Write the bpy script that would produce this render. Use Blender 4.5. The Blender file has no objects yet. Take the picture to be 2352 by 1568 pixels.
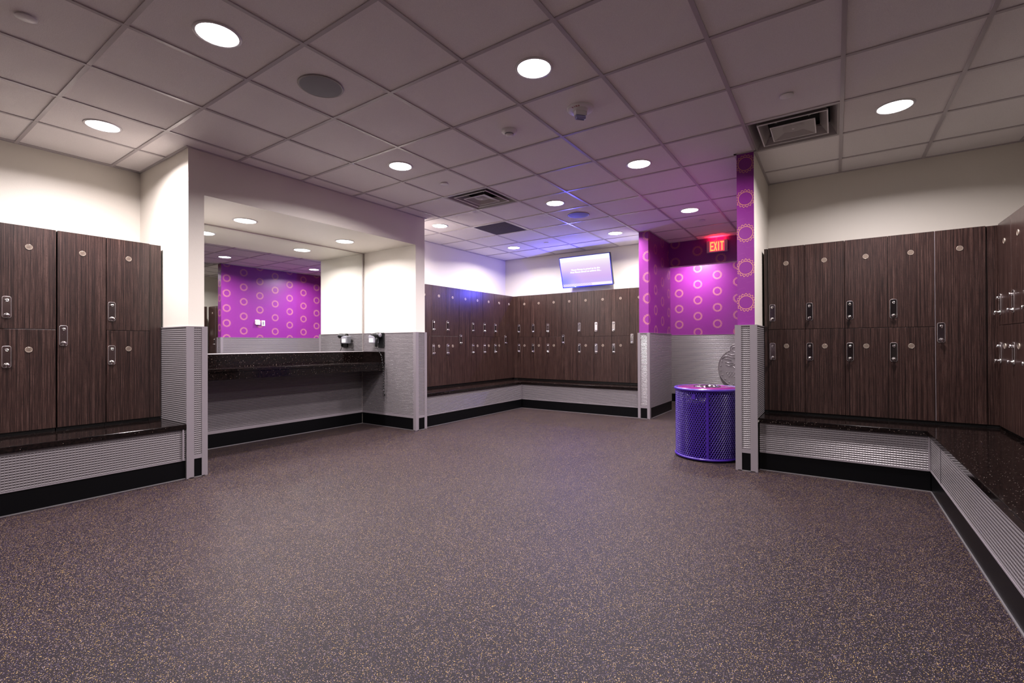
import bpy, math, random
from mathutils import Vector, Matrix
random.seed(7)
PI = math.pi
SC = bpy.context.scene
COL = SC.collection

# ------------------------------------------------------------------ camera
CAMZ = 1.10
yaw, pit, roll = .6012, .0054, -.0038
F = Vector((math.cos(yaw)*math.cos(pit), math.sin(yaw)*math.cos(pit), math.sin(pit)))
R0 = Vector((math.sin(yaw), -math.cos(yaw), 0)); U0 = R0.cross(F)
# image axes: rolled right / up
R = (R0*math.cos(roll) + U0*math.sin(roll)); U = (U0*math.cos(roll) - R0*math.sin(roll))
cd = bpy.data.cameras.new('camera'); cam = bpy.data.objects.new('camera', cd); COL.objects.link(cam)
cam.matrix_world = Matrix(((R.x, U.x, -F.x, 0), (R.y, U.y, -F.y, 0), (R.z, U.z, -F.z, CAMZ), (0, 0, 0, 1)))
cd.sensor_width = 36; cd.lens = 1081.43/2352*36; cd.clip_start = .02
SC.camera = cam

# ------------------------------------------------------------------ world, exposure
w = bpy.data.worlds.new('world'); SC.world = w; w.use_nodes = True
w.node_tree.nodes['Background'].inputs[0].default_value = (.5, .45, .5, 1)
w.node_tree.nodes['Background'].inputs[1].default_value = .0
SC.view_settings.view_transform = 'Standard'; SC.view_settings.look = 'None'
SC.view_settings.gamma = 1; SC.view_settings.use_curve_mapping = False
SC.view_settings.exposure = 0.70

CEIL = 2.749; G = .6096
def gx(i): return (i + 1.4254)*G
def gy(j): return (j + 4.9182)*G
LAMP_COL = (1, .915, .93)
LAMP_W = 34.0        # radiant power of one ceiling downlight
NICHE_W = 20.0
# (grid i, grid j, label); half cells put the lamp in the middle of its tile
LAMPS = [(.5, -.5, 'round downlight above the left of the room, the largest lamp at the upper left'),
         (.5, 2.5, 'round downlight in the ceiling above the left locker bench'),
         (2.5, -2.5, 'round downlight at the top centre of the photo, nearest above the open floor'),
         (3.5, .5, 'round downlight in the ceiling just in front of the mirror niche header'),
         (5.5, -2.5, 'round downlight between the white fire strobe and the purple corridor'),
         (5.5, -5.5, 'round downlight right of the air diffuser above the right lockers'),
         (6.5, -.5, 'round downlight between the near air diffuser and the far blue-lit speaker'),
         (8.5, -2.5, 'round downlight in the ceiling in front of the exit sign'),
         (6.5, 2.5, 'round downlight just past the white pier, left of the return grille'),
         (9.5, -.5, 'round downlight to the right above the wall television'),
         (9.5, 2.5, 'round downlight above the far corner of the lockers')]

# ------------------------------------------------------------------ node helpers
def new_mat(name):
    m = bpy.data.materials.new(name); m.use_nodes = True
    nt = m.node_tree; return m, nt, nt.nodes['Principled BSDF']
def N(nt, typ, **kw):
    n = nt.nodes.new(typ)
    for k, v in kw.items(): setattr(n, k, v)
    return n
def mth(nt, op, a, b=None, c=None):
    n = N(nt, 'ShaderNodeMath', operation=op)
    for i, v in enumerate((a, b, c)):
        if v is None: continue
        if isinstance(v, (int, float)): n.inputs[i].default_value = v
        else: nt.links.new(v, n.inputs[i])
    return n.outputs[0]
def mixc(nt, fac, a, b):
    n = N(nt, 'ShaderNodeMix', data_type='RGBA')
    for s, v in ((n.inputs[0], fac), (n.inputs[6], a), (n.inputs[7], b)):
        if isinstance(v, (int, float)): s.default_value = v
        elif isinstance(v, tuple): s.default_value = (*v, 1) if len(v) == 3 else v
        else: nt.links.new(v, s)
    return n.outputs[2]
def ramp(nt, fac, stops):
    n = N(nt, 'ShaderNodeValToRGB'); nt.links.new(fac, n.inputs[0])
    e = n.color_ramp.elements
    while len(e) < len(stops): e.new(.5)
    for q, (p, c) in zip(e, stops): q.position = p; q.color = (*c, 1)
    return n.outputs[0]
def objco(nt, scale=(1, 1, 1), rnd=0):
    tc = N(nt, 'ShaderNodeTexCoord'); mp = N(nt, 'ShaderNodeMapping'); mp.inputs['Scale'].default_value = scale
    if rnd:
        oi = N(nt, 'ShaderNodeObjectInfo'); cx = N(nt, 'ShaderNodeCombineXYZ')
        r = mth(nt, 'MULTIPLY', oi.outputs['Random'], rnd)
        nt.links.new(r, cx.inputs[0]); nt.links.new(r, cx.inputs[2]); nt.links.new(cx.outputs[0], mp.inputs['Location'])
    nt.links.new(tc.outputs['Object'], mp.inputs['Vector'])
    return mp.outputs[0]
def simple(name, col, rough=.5, metal=0, **kw):
    m, nt, b = new_mat(name)
    b.inputs['Base Color'].default_value = (*col, 1); b.inputs['Roughness'].default_value = rough; b.inputs['Metallic'].default_value = metal
    for k, v in kw.items(): b.inputs[k.replace('_', ' ')].default_value = v
    return m
def hv(nt):
    """wall coordinates: horizontal run (picked by which way the face looks) and height"""
    g = N(nt, 'ShaderNodeNewGeometry'); tc = N(nt, 'ShaderNodeTexCoord')
    s = N(nt, 'ShaderNodeSeparateXYZ'); nt.links.new(tc.outputs['Object'], s.inputs[0])
    n = N(nt, 'ShaderNodeSeparateXYZ'); nt.links.new(g.outputs['True Normal'], n.inputs[0])
    ax = mth(nt, 'GREATER_THAN', mth(nt, 'ABSOLUTE', n.outputs[0]), .5)
    h = mth(nt, 'ADD', mth(nt, 'MULTIPLY', s.outputs[1], ax), mth(nt, 'MULTIPLY', s.outputs[0], mth(nt, 'SUBTRACT', 1.0, ax)))
    return h, s.outputs[2]
def bump(nt, b, height, dist=1.0, strength=1.0):
    n = N(nt, 'ShaderNodeBump'); n.inputs['Distance'].default_value = dist; n.inputs['Strength'].default_value = strength
    nt.links.new(height, n.inputs['Height']); nt.links.new(n.outputs[0], b.inputs['Normal'])

# ------------------------------------------------------------------ materials
def m_paint(name, col):
    m, nt, b = new_mat(name)
    no = N(nt, 'ShaderNodeTexNoise'); no.inputs['Scale'].default_value = 220; nt.links.new(objco(nt), no.inputs[0])
    n2 = N(nt, 'ShaderNodeTexNoise'); n2.inputs['Scale'].default_value = 1.3; nt.links.new(objco(nt), n2.inputs[0])
    nt.links.new(mixc(nt, n2.outputs[0], tuple(c*.96 for c in col), tuple(min(1, c*1.03) for c in col)), b.inputs['Base Color'])
    b.inputs['Roughness'].default_value = .5
    bump(nt, b, no.outputs[0], .0006)
    return m
CREAM = m_paint('cream_paint', (.70, .655, .585))
def m_tile():
    m, nt, b = new_mat('ceiling_tile')
    v = N(nt, 'ShaderNodeTexNoise'); v.inputs['Scale'].default_value = 260; v.inputs['Detail'].default_value = 3; nt.links.new(objco(nt), v.inputs[0])
    n2 = N(nt, 'ShaderNodeTexNoise'); n2.inputs['Scale'].default_value = 2.2; nt.links.new(objco(nt), n2.inputs[0])
    c = ramp(nt, v.outputs[0], [(.3, (.76, .71, .70)), (.7, (.87, .82, .81))])
    nt.links.new(mixc(nt, mth(nt, 'MULTIPLY', n2.outputs[0], .25), c, (.76, .70, .72)), b.inputs['Base Color'])
    b.inputs['Roughness'].default_value = .85; bump(nt, b, v.outputs[0], .0012)
    return m
TILE = m_tile()
GRID = simple('white_metal_grid', (.46, .41, .425), .3)
def m_wood():
    m, nt, b = new_mat('dark_wood_laminate')
    co = objco(nt, (1, 1, 1), 9.0)
    def noi(sc, det, rough=.6):
        mp = N(nt, 'ShaderNodeMapping'); mp.inputs['Scale'].default_value = sc; nt.links.new(co, mp.inputs[0])
        n = N(nt, 'ShaderNodeTexNoise'); n.inputs['Scale'].default_value = 1; n.inputs['Detail'].default_value = det; n.inputs['Roughness'].default_value = rough
        nt.links.new(mp.outputs[0], n.inputs[0]); return n.outputs[0]
    fine = noi((420, 3, 7), 3); mid = noi((135, 3, 1.0), 2); pore = noi((300, 3, 60), 1); wide = noi((16, 3, .35), 1)
    a = mth(nt, 'ADD', mth(nt, 'MULTIPLY', fine, .5), mth(nt, 'MULTIPLY', mid, .5))
    c = ramp(nt, a, [(.38, (.004, .0018, .0015)), (.46, (.015, .0072, .0060)), (.53, (.036, .0172, .0138)), (.64, (.084, .048, .040))])
    pm = ramp(nt, pore, [(.57, (0, 0, 0)), (.66, (1, 1, 1))])
    c = mixc(nt, mth(nt, 'MULTIPLY', pm, .6), c, (.012, .005, .005))
    c = mixc(nt, mth(nt, 'MULTIPLY', wide, .25), c, (.024, .011, .010))
    nt.links.new(c, b.inputs['Base Color'])
    b.inputs['Roughness'].default_value = .32; b.inputs['Specular IOR Level'].default_value = .38; b.inputs['Coat IOR'].default_value = 1.7; b.inputs['Coat Weight'].default_value = .16; b.inputs['Coat Roughness'].default_value = .24
    bump(nt, b, a, .0006)
    return m
WOOD = m_wood()
GAP = simple('locker_body_black', (.006, .005, .005), .5)
def m_granite():
    m, nt, b = new_mat('black_sparkle_granite')
    v = N(nt, 'ShaderNodeTexVoronoi'); v.inputs['Scale'].default_value = 230; nt.links.new(objco(nt), v.inputs['Vector'])
    sep = N(nt, 'ShaderNodeSeparateColor'); nt.links.new(v.outputs['Color'], sep.inputs[0])
    fl = mth(nt, 'MULTIPLY', mth(nt, 'LESS_THAN', v.outputs['Distance'], .30), mth(nt, 'GREATER_THAN', sep.outputs[0], .975))
    no = N(nt, 'ShaderNodeTexNoise'); no.inputs['Scale'].default_value = 60; nt.links.new(objco(nt), no.inputs[0])
    base = ramp(nt, no.outputs[0], [(.4, (.002, .0015, .0015)), (.7, (.009, .005, .0045))])
    nt.links.new(mixc(nt, fl, base, (.55, .45, .38)), b.inputs['Base Color'])
    b.inputs['Roughness'].default_value = .10; b.inputs['Specular IOR Level'].default_value = .32
    return m
GRANITE = m_granite()
def m_floor():
    m, nt, b = new_mat('speckled_rubber_floor')
    co = objco(nt)
    def fleck(sc, off, dens, rad):
        mp = N(nt, 'ShaderNodeMapping'); mp.inputs['Location'].default_value = (off, off*1.7, 0); nt.links.new(co, mp.inputs[0])
        v = N(nt, 'ShaderNodeTexVoronoi'); v.inputs['Scale'].default_value = sc; nt.links.new(mp.outputs[0], v.inputs['Vector'])
        s = N(nt, 'ShaderNodeSeparateColor'); nt.links.new(v.outputs['Color'], s.inputs[0])
        dd = mth(nt, 'ADD', mth(nt, 'MULTIPLY', s.outputs[1], rad), rad*.45)
        return mth(nt, 'MULTIPLY', mth(nt, 'LESS_THAN', v.outputs['Distance'], dd), mth(nt, 'GREATER_THAN', s.outputs[0], 1-dens))
    big = N(nt, 'ShaderNodeTexNoise'); big.inputs['Scale'].default_value = 1.1; big.inputs['Detail'].default_value = 3; nt.links.new(co, big.inputs[0])
    c = ramp(nt, big.outputs[0], [(.3, (.0085, .0052, .0078)), (.7, (.0135, .0085, .0115))])
    c = mixc(nt, fleck(260, 3.1, .30, .34), c, (.008, .005, .008))
    c = mixc(nt, fleck(330, 5.3, .24, .32), c, (.085, .062, .13))
    c = mixc(nt, fleck(310, 8.9, .19, .32), c, (.26, .20, .20))
    c = mixc(nt, fleck(320, 1.7, .17, .34), c, (.40, .265, .095))
    nt.links.new(c, b.inputs['Base Color'])
    b.inputs['Roughness'].default_value = .5; b.inputs['Specular IOR Level'].default_value = .10
    n3 = N(nt, 'ShaderNodeTexNoise'); n3.inputs['Scale'].default_value = 130; nt.links.new(co, n3.inputs[0]); bump(nt, b, n3.outputs[0], .0012)
    return m
FLOOR = m_floor()
def m_relief():
    m, nt, b = new_mat('grey_relief_wall_panel')
    h, z = hv(nt); P_ = .0172
    def tri(x):
        f = mth(nt, 'FRACT', mth(nt, 'DIVIDE', x, P_))
        return mth(nt, 'SUBTRACT', 1.0, mth(nt, 'ABSOLUTE', mth(nt, 'SUBTRACT', mth(nt, 'MULTIPLY', f, 2.0), 1.0)))
    th, tz = tri(h), tri(z)
    def side_of(x):   # +1 on the far half of a cell, -1 on the near half
        f = mth(nt, 'FRACT', mth(nt, 'DIVIDE', x, P_))
        return mth(nt, 'SUBTRACT', mth(nt, 'MULTIPLY', mth(nt, 'GREATER_THAN', f, .5), 2.0), 1.0)
    g = N(nt, 'ShaderNodeNewGeometry')
    n_ = N(nt, 'ShaderNodeSeparateXYZ'); nt.links.new(g.outputs['True Normal'], n_.inputs[0])
    ax = mth(nt, 'GREATER_THAN', mth(nt, 'ABSOLUTE', n_.outputs[0]), .5)
    side = mth(nt, 'LESS_THAN', mth(nt, 'MULTIPLY', th, 2.6), mth(nt, 'MINIMUM', tz, .80))
    flat = mth(nt, 'MAXIMUM', mth(nt, 'GREATER_THAN', tz, .80), mth(nt, 'LESS_THAN', mth(nt, 'MINIMUM', tz, mth(nt, 'MULTIPLY', th, 2.0)), .13))
    kz = mth(nt, 'MULTIPLY', mth(nt, 'MULTIPLY', side_of(z), 1.3), mth(nt, 'MULTIPLY', mth(nt, 'SUBTRACT', 1.0, side), mth(nt, 'SUBTRACT', 1.0, flat)))
    kh = mth(nt, 'MULTIPLY', mth(nt, 'MULTIPLY', side_of(h), 1.3), mth(nt, 'MULTIPLY', side, mth(nt, 'SUBTRACT', 1.0, flat)))
    cx = N(nt, 'ShaderNodeCombineXYZ')
    nt.links.new(mth(nt, 'MULTIPLY', kh, mth(nt, 'SUBTRACT', 1.0, ax)), cx.inputs[0]); nt.links.new(mth(nt, 'MULTIPLY', kh, ax), cx.inputs[1]); nt.links.new(kz, cx.inputs[2])
    ad = N(nt, 'ShaderNodeVectorMath', operation='ADD'); nt.links.new(g.outputs['True Normal'], ad.inputs[0]); nt.links.new(cx.outputs[0], ad.inputs[1])
    no = N(nt, 'ShaderNodeVectorMath', operation='NORMALIZE'); nt.links.new(ad.outputs[0], no.inputs[0]); nt.links.new(no.outputs[0], b.inputs['Normal'])
    b.inputs['Base Color'].default_value = (.205, .185, .195, 1); b.inputs['Metallic'].default_value = .2; b.inputs['Roughness'].default_value = .38
    return m
RELIEF = m_relief()
STRIP = simple('grey_edge_trim', (.185, .162, .178), .5, .0)
PLINTH = simple('black_vinyl_plinth', (.0025, .0025, .003), .35, Specular_IOR_Level=.12)
EDGE = simple('aluminium_edge', (.45, .43, .45), .3, .8)
CHROME = simple('chrome', (.80, .77, .78), .08, 1)
CHROME2 = simple('dark_polished_steel', (.32, .30, .31), .12, 1)
BLACK = simple('black_plastic', (.01, .01, .011), .3)
WHITE = simple('white_plastic', (.72, .68, .69), .35)
GREYP = simple('grey_plastic', (.24, .235, .27), .3)
DISC = simple('brushed_number_disc', (.20, .155, .125), .35, .4)
DISCR = simple('pale_disc_rim', (.45, .38, .32), .3, .5)
MIRROR = simple('mirror_glass', (.87, .90, .885), .0, 1)
ALU = simple('mirror_channel', (.5, .45, .44), .3, .7)
PURP_METAL = simple('purple_powder_coat', (.038, .012, .20), .3)
LID = simple('magenta_glossy_lid', (.13, .014, .11), .12)
BAG = simple('dark_liner_bag', (.012, .011, .02), .2)
VENTIN = simple('vent_dark', (.012, .01, .01), .8)
VENTM = simple('vent_white_metal', (.34, .305, .30), .4)
SPKM = simple('speaker_grille', (.20, .185, .21), .6)

def m_wallpaper(name, h0, z0, ph=.335, pz=.300):
    m, nt, b = new_mat(name)
    h, z = hv(nt)
    def lattice(hs, zs):
        # signed offset from nearest lattice centre
        a = mth(nt, 'DIVIDE', mth(nt, 'SUBTRACT', h, h0 + hs), 2*ph); fa = mth(nt, 'SUBTRACT', a, mth(nt, 'ROUND', a))
        c = mth(nt, 'DIVIDE', mth(nt, 'SUBTRACT', z, z0 + zs), pz); fc = mth(nt, 'SUBTRACT', c, mth(nt, 'ROUND', c))
        return mth(nt, 'MULTIPLY', fa, 2*ph), mth(nt, 'MULTIPLY', fc, pz)
    def band(r, rc, hw):
        return mth(nt, 'LESS_THAN', mth(nt, 'ABSOLUTE', mth(nt, 'SUBTRACT', r, rc)), hw)
    tot = None; ghost = None
    for hs, zs in ((0, 0), (ph, pz/2)):
        x, y = lattice(hs, zs)
        r = mth(nt, 'SQRT', mth(nt, 'ADD', mth(nt, 'MULTIPLY', x, x), mth(nt, 'MULTIPLY', y, y)))
        th = mth(nt, 'ARCTAN2', y, x)
        sq = mth(nt, 'SINE', mth(nt, 'MULTIPLY', th, 17.0))
        sq = mth(nt, 'MAXIMUM', mth(nt, 'MINIMUM', mth(nt, 'MULTIPLY', sq, 1.8), 1.0), -1.0)
        rc = mth(nt, 'ADD', mth(nt, 'MULTIPLY', sq, .0048), .0715)
        g = mth(nt, 'MAXIMUM', band(r, .0565, .0019), mth(nt, 'LESS_THAN', mth(nt, 'ABSOLUTE', mth(nt, 'SUBTRACT', r, rc)), .0021))
        s6 = mth(nt, 'SINE', mth(nt, 'MULTIPLY', th, 6.0))
        s6 = mth(nt, 'MAXIMUM', mth(nt, 'MINIMUM', mth(nt, 'MULTIPLY', s6, 3.0), 1.0), -1.0)
        gh = mth(nt, 'LESS_THAN', mth(nt, 'ABSOLUTE', mth(nt, 'SUBTRACT', r, mth(nt, 'ADD', mth(nt, 'MULTIPLY', s6, .018), .110))), .0016)
        tot = g if tot is None else mth(nt, 'MAXIMUM', tot, g)
        ghost = gh if ghost is None else mth(nt, 'MAXIMUM', ghost, gh)
    c = mixc(nt, mth(nt, 'MULTIPLY', ghost, .30), (.195, .017, .205), (.30, .06, .26))
    c = mixc(nt, tot, c, (.68, .33, .13))
    nt.links.new(c, b.inputs['Base Color']); b.inputs['Roughness'].default_value = .38
    return m

# ------------------------------------------------------------------ geometry helpers
class MB:
    def __init__(s): s.v = []; s.f = []; s.mi = []; s.sm = []
    def add(s, vs, fs, mi=0, smooth=False):
        o = len(s.v); s.v += [tuple(q) for q in vs]
        for k, f in enumerate(fs):
            s.f.append(tuple(i+o for i in f)); s.mi.append(mi[k] if isinstance(mi, (list, tuple)) else mi); s.sm.append(smooth)
        return s
    def box(s, x0, x1, y0, y1, z0, z1, mi=0):
        # face order: -x +x -y +y -z +z
        v = [(x0,y0,z0),(x1,y0,z0),(x1,y1,z0),(x0,y1,z0),(x0,y0,z1),(x1,y0,z1),(x1,y1,z1),(x0,y1,z1)]
        f = [(0,4,7,3),(1,2,6,5),(0,1,5,4),(2,3,7,6),(0,3,2,1),(4,5,6,7)]
        return s.add(v, f, mi)
    def lathe(s, prof, n=32, mi=0, M=None, closed=False, smooth=True):
        vs = []
        for r, z in prof:
            for k in range(n):
                a = 2*PI*k/n; vs.append((r*math.cos(a), r*math.sin(a), z))
        fs = []
        L = len(prof)
        for i in range(L-1 + (1 if closed else 0)):
            j = (i+1) % L
            for k in range(n):
                k2 = (k+1) % n; fs.append((i*n+k, i*n+k2, j*n+k2, j*n+k))
        if M is not None: vs = [M @ Vector(v) for v in vs]
        return s.add(vs, fs, mi, smooth)
    def tube(s, pts, r, n=8, mi=0, smooth=True, cap=True):
        pts = [Vector(p) for p in pts]; vs = []; fs = []; up = None
        for i, p in enumerate(pts):
            d = (pts[min(i+1, len(pts)-1)] - pts[max(i-1, 0)]).normalized()
            if up is None: up = Vector((0, 0, 1)) if abs(d.z) < .9 else Vector((1, 0, 0))
            a = d.cross(up).normalized(); bb = a.cross(d).normalized(); up = bb
            rr = r[i] if isinstance(r, (list, tuple)) else r
            for k in range(n):
                t = 2*PI*k/n; vs.append(p + a*math.cos(t)*rr + bb*math.sin(t)*rr)
        for i in range(len(pts)-1):
            for k in range(n):
                k2 = (k+1) % n; fs.append((i*n+k, i*n+k2, (i+1)*n+k2, (i+1)*n+k))
        if cap: fs.append(tuple(reversed(range(n)))); fs.append(tuple((len(pts)-1)*n+k for k in range(n)))
        return s.add(vs, fs, mi, smooth)
    def prism(s, poly, d0, d1, M=None, mi=0):
        """poly in (x, z), pushed from y=d0 to y=d1"""
        n = len(poly); vs = [(x, d0, z) for x, z in poly] + [(x, d1, z) for x, z in poly]
        fs = [tuple(range(n)), tuple(reversed(range(n, 2*n)))] + [((i+1) % n, i, n+i, n+(i+1) % n) for i in range(n)]
        if M is not None: vs = [M @ Vector(v) for v in vs]
        return s.add(vs, fs, mi)
    def mesh(s, name, mats):
        me = bpy.data.meshes.new(name); me.from_pydata(s.v, [], s.f)
        for m in (mats if isinstance(mats, (list, tuple)) else [mats]): me.materials.append(m)
        me.polygons.foreach_set('material_index', s.mi); me.polygons.foreach_set('use_smooth', s.sm); me.update()
        return me
    def build(s, name, mats, parent=None, loc=None, bevel=0, seg=2):
        return link(name, s.mesh(name, mats), parent, loc, bevel, seg)
def link(name, me, parent=None, loc=None, bevel=0, seg=2):
    o = bpy.data.objects.new(name, me); COL.objects.link(o)
    if parent: o.parent = parent
    if loc: o.location = loc
    if bevel:
        b = o.modifiers.new('bevel', 'BEVEL'); b.width = bevel; b.segments = seg; b.limit_method = 'ANGLE'; b.angle_limit = math.radians(50)
    return o
def rrect(x0, x1, z0, z1, r, n=5):
    p = []
    for cx, cz, a0 in ((x1-r, z0+r, -PI/2), (x1-r, z1-r, 0), (x0+r, z1-r, PI/2), (x0+r, z0+r, PI)):
        for k in range(n+1):
            a = a0 + PI/2*k/n; p.append((cx + r*math.cos(a), cz + r*math.sin(a)))
    return p
def thing(name, label, cat, loc=(0,0,0), rz=0, group=None):
    o = bpy.data.objects.new(name, None); COL.objects.link(o); o.empty_display_size = .05
    o.location = loc; o.rotation_euler = (0, 0, rz); o['label'] = label; o['category'] = cat
    if group: o['group'] = group
    return o
def tag(o, label, cat, group=None):
    o['label'] = label; o['category'] = cat
    if group: o['group'] = group
    return o
def struct(o): o['kind'] = 'structure'; return o
def textmesh(name, s, size, mat, parent=None, M=None, extrude=.0008, bold=0.0, align='CENTER', shear=0):
    cu = bpy.data.curves.new(name, 'FONT'); cu.body = s; cu.size = size; cu.extrude = extrude; cu.offset = bold
    cu.align_x = align; cu.align_y = 'CENTER'; cu.shear = shear
    t = bpy.data.objects.new(name, cu); COL.objects.link(t)
    bpy.context.view_layer.update()
    me = bpy.data.meshes.new_from_object(t.evaluated_get(bpy.context.evaluated_depsgraph_get()))
    bpy.data.objects.remove(t)
    if M is not None: me.transform(M)
    me.materials.clear(); me.materials.append(mat)
    return link(name, me, parent)

# ================================================================== SHELL
XB, YR, YL = -2.5, -1.58, 5.48
struct(MB().box(XB-.1, 9.2, -1.7, 5.6, -.12, 0).build('floor', FLOOR))
# ceiling tiles sit in the grid; the grid bars hang 4 mm lower
cm = MB()
for i in range(-7, 15):
    for j in range(-9, 6):
        if (i, j) in ((5, 0), (5, -5)): continue
        x0, x1, y0, y1 = max(gx(i), XB-.1), min(gx(i+1), 9.2), max(gy(j), -1.7), min(gy(j+1), 5.6)
        if x1 > x0 and y1 > y0: cm.box(x0, x1, y0, y1, CEIL, CEIL+.02)
cm.box(XB-.1, 9.2, -1.7, 5.6, CEIL+.16, CEIL+.18)
cl = struct(cm.build('ceiling', TILE))
gb = MB(); hw = .0115
for i in range(-6, 14):
    x = gx(i)
    if XB < x < 9.05: gb.box(x-hw, x+hw, YR if x < 5.6 else -.4, YL, CEIL-.006, CEIL-.0005)
for j in range(-8, 5):
    y = gy(j)
    if YR < y < YL: gb.box(XB, 9.05 if y > -.4 else 5.55, y-hw, y+hw, CEIL-.0065, CEIL-.0008)
struct(gb.build('grid_bars', GRID, cl))
wa = MB()   # wall angle strips where ceiling meets walls
def angle(x0, x1, y0, y1): wa.box(x0, x1, y0, y1, CEIL-.007, CEIL-.0006)
angle(XB, 1.70, YL-.02, YL); angle(1.68, 1.70, 4.42, YL); angle(1.68, 4.45, 4.40, 4.42); angle(4.43, 4.45, 4.42, 5.38)
angle(4.43, 7.62, 5.36, 5.38); angle(7.60, 7.62, 2.38, 5.38); angle(6.77, 7.62, 2.38, 2.40); angle(6.77, 6.79, 2.24, 2.38)
angle(6.77, 7.83, 2.22, 2.24); angle(7.81, 7.83, .70, 2.24); angle(4.48, 7.83, .70, .72); angle(4.48, 4.5, .545, .72); angle(4.48, 5.55, .545, .565)
angle(5.53, 5.55, YR, .565)
struct(wa.build('wall_angle', GRID, cl))

WP_PIER = m_wallpaper('purple_gear_wallpaper_pier', .632, 1.752)
WP_HALL = m_wallpaper('purple_gear_wallpaper_hall', 4.94, 1.70, .335, .304)
WP_WING = m_wallpaper('purple_gear_wallpaper_wing', 6.79, 1.76, .34, .308)
WP_WEND = m_wallpaper('purple_gear_wallpaper_wing_end', 2.245, 1.76, .34, .308)
WP_HEAD = m_wallpaper('purple_gear_wallpaper_header', 1.793, 2.566, .345, .300)
WP_BACK = m_wallpaper('purple_gear_wallpaper_back', 2.07, 1.89, .335, .2925)

def wall(name, *a, mats=CREAM, mi=0): return struct(MB().box(*a, mi=mi).build(name, mats))
w_left = wall('wall_left_alcove', XB, 1.70, YL, 5.6, 0, CEIL)
w_pier = wall('wall_left_pier', 1.70, 1.82, 4.42, 5.6, 0, CEIL)
w_head = wall('wall_niche_header', 1.82, 4.27, 4.42, 5.6, 2.375, CEIL)
w_nich = wall('wall_niche_back', 1.82, 4.27, YL, 5.6, 0, 2.375)
w_jamb = wall('wall_niche_pier', 4.27, 4.43, 4.42, 5.6, 0, CEIL)
w_fl = wall('wall_far_left', 4.43, 7.75, 5.38, 5.6, 0, CEIL)
w_far = wall('wall_far', 7.62, 7.75, 2.38, 5.38, 0, CEIL)
w_wing = wall('wall_corridor_left', 6.79, 7.90, 2.24, 2.38, 0, CEIL, mats=[CREAM, WP_WING, WP_WEND], mi=[2, 2, 1, 0, 0, 0])
w_hdr = wall('wall_corridor_header', 7.83, 7.95, .70, 2.24, 2.35, CEIL, mats=[CREAM, WP_HEAD], mi=[1, 1, 0, 0, 0, 0])
w_rp = wall('wall_corridor_right', 4.50, 7.95, .565, .70, 0, CEIL, mats=[CREAM, WP_PIER, WP_HALL], mi=[1, 1, 0, 2, 0, 0])
w_rx = wall('wall_right_locker', 5.55, 5.70, YR, .565, 0, CEIL)
w_ry = wall('wall_right', XB, 5.70, -1.7, YR, 0, CEIL)
w_bk = wall('wall_behind', XB-.1, XB, -1.7, 5.6, 0, CEIL)
w_cb = wall('wall_corridor_back', 9.05, 9.2, -.5, 3.9, 0, CEIL, mats=[CREAM, WP_BACK], mi=[1, 0, 0, 0, 0, 0])
wall('wall_corridor_end_left', 7.75, 9.05, 3.8, 3.9, 0, CEIL)
wall('wall_corridor_end_right', 5.70, 9.05, -.5, -.4, 0, CEIL)

# wainscot panels, plinths and corner strips; each belongs to its wall
WT, PZ = 1.25, .155
def wains(par, face, a0, a1, p, z0=PZ, z1=WT, t=.015, plinth=True, lip=False):
    """face: '-x','+x','-y','+y' ; p = plane coordinate of the wall; a0..a1 run along it"""
    s = -1 if face[0] == '-' else 1
    lo, hi = sorted((p, p+s*t))
    def bx(mb, b0, b1, q0, q1, zz0, zz1):
        if face[1] == 'x': mb.box(q0, q1, b0, b1, zz0, zz1)
        else: mb.box(b0, b1, q0, q1, zz0, zz1)
    m = MB(); bx(m, a0, a1, lo, hi, z0, z1); struct(m.build('wainscot_panel', RELIEF, par))
    c = MB(); l2, h2 = sorted((p, p+s*(t+.003))); bx(c, a0, a1, l2, h2, z1, z1+.008)
    if lip: bx(c, a0, a1, l2, h2, z0, z0+.035)
    struct(c.build('cap_strip', STRIP, par))
    if plinth:
        m = MB(); l3, h3 = sorted((p, p+s*(t-.003))); bx(m, a0, a1, l3, h3, .0, z0); struct(m.build('plinth', PLINTH, par))
        m = MB(); l3, h3 = sorted((p+s*(t-.003), p+s*(t+.004))); bx(m, a0, a1, l3, h3, .0, .006); struct(m.build('floor_bead', EDGE, par))
def corner(par, x, y, sx, sy, wx=.05, wy=.05, t=.004, z0=0., z1=WT+.008):
    """L strip on an outer corner at (x, y); sx, sy point outward"""
    m = MB(); d = .015
    X, Y = x+sx*(d+t), y+sy*(d+t)
    a = sorted((X, X-sx*wx)); b = sorted((Y, Y-sy*t)); m.box(*a, *b, z0, z1)
    a = sorted((X, X-sx*t)); b = sorted((Y-sy*t, Y-sy*wy)); m.box(*a, *b, z0, z1)
    struct(m.build('corner_trim', STRIP, par))
# left pier
wains(w_pier, '-y', 1.70, 1.82, 4.42, lip=True)
wains(w_pier, '-x', 4.42, 4.97, 1.70, z0=.452, plinth=False)
wains(w_pier, '+x', 4.42, YL, 1.82)
corner(w_pier, 1.70, 4.42, -1, -1, .055, .012); corner(w_pier, 1.82, 4.42, 1, -1, .045, .05)
# niche
wains(w_nich, '-y', 1.835, 4.255, YL, z1=1.0, lip=True)
wains(w_jamb, '-x', 4.42, YL-.015, 4.27, lip=True)
wains(w_jamb, '-y', 4.27, 4.43, 4.42, lip=True)
wains(w_jamb, '+x', 4.42, 4.96, 4.43, z0=.452, plinth=False)
corner(w_jamb, 4.27, 4.42, -1, -1, .05, .05); corner(w_jamb, 4.43, 4.42, 1, -1, .045, .02)
m = MB().box(4.248, 4.255, YL-.022, YL-.015, .155, .752); struct(m.build('corner_bead', ALU, w_jamb))
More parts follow.
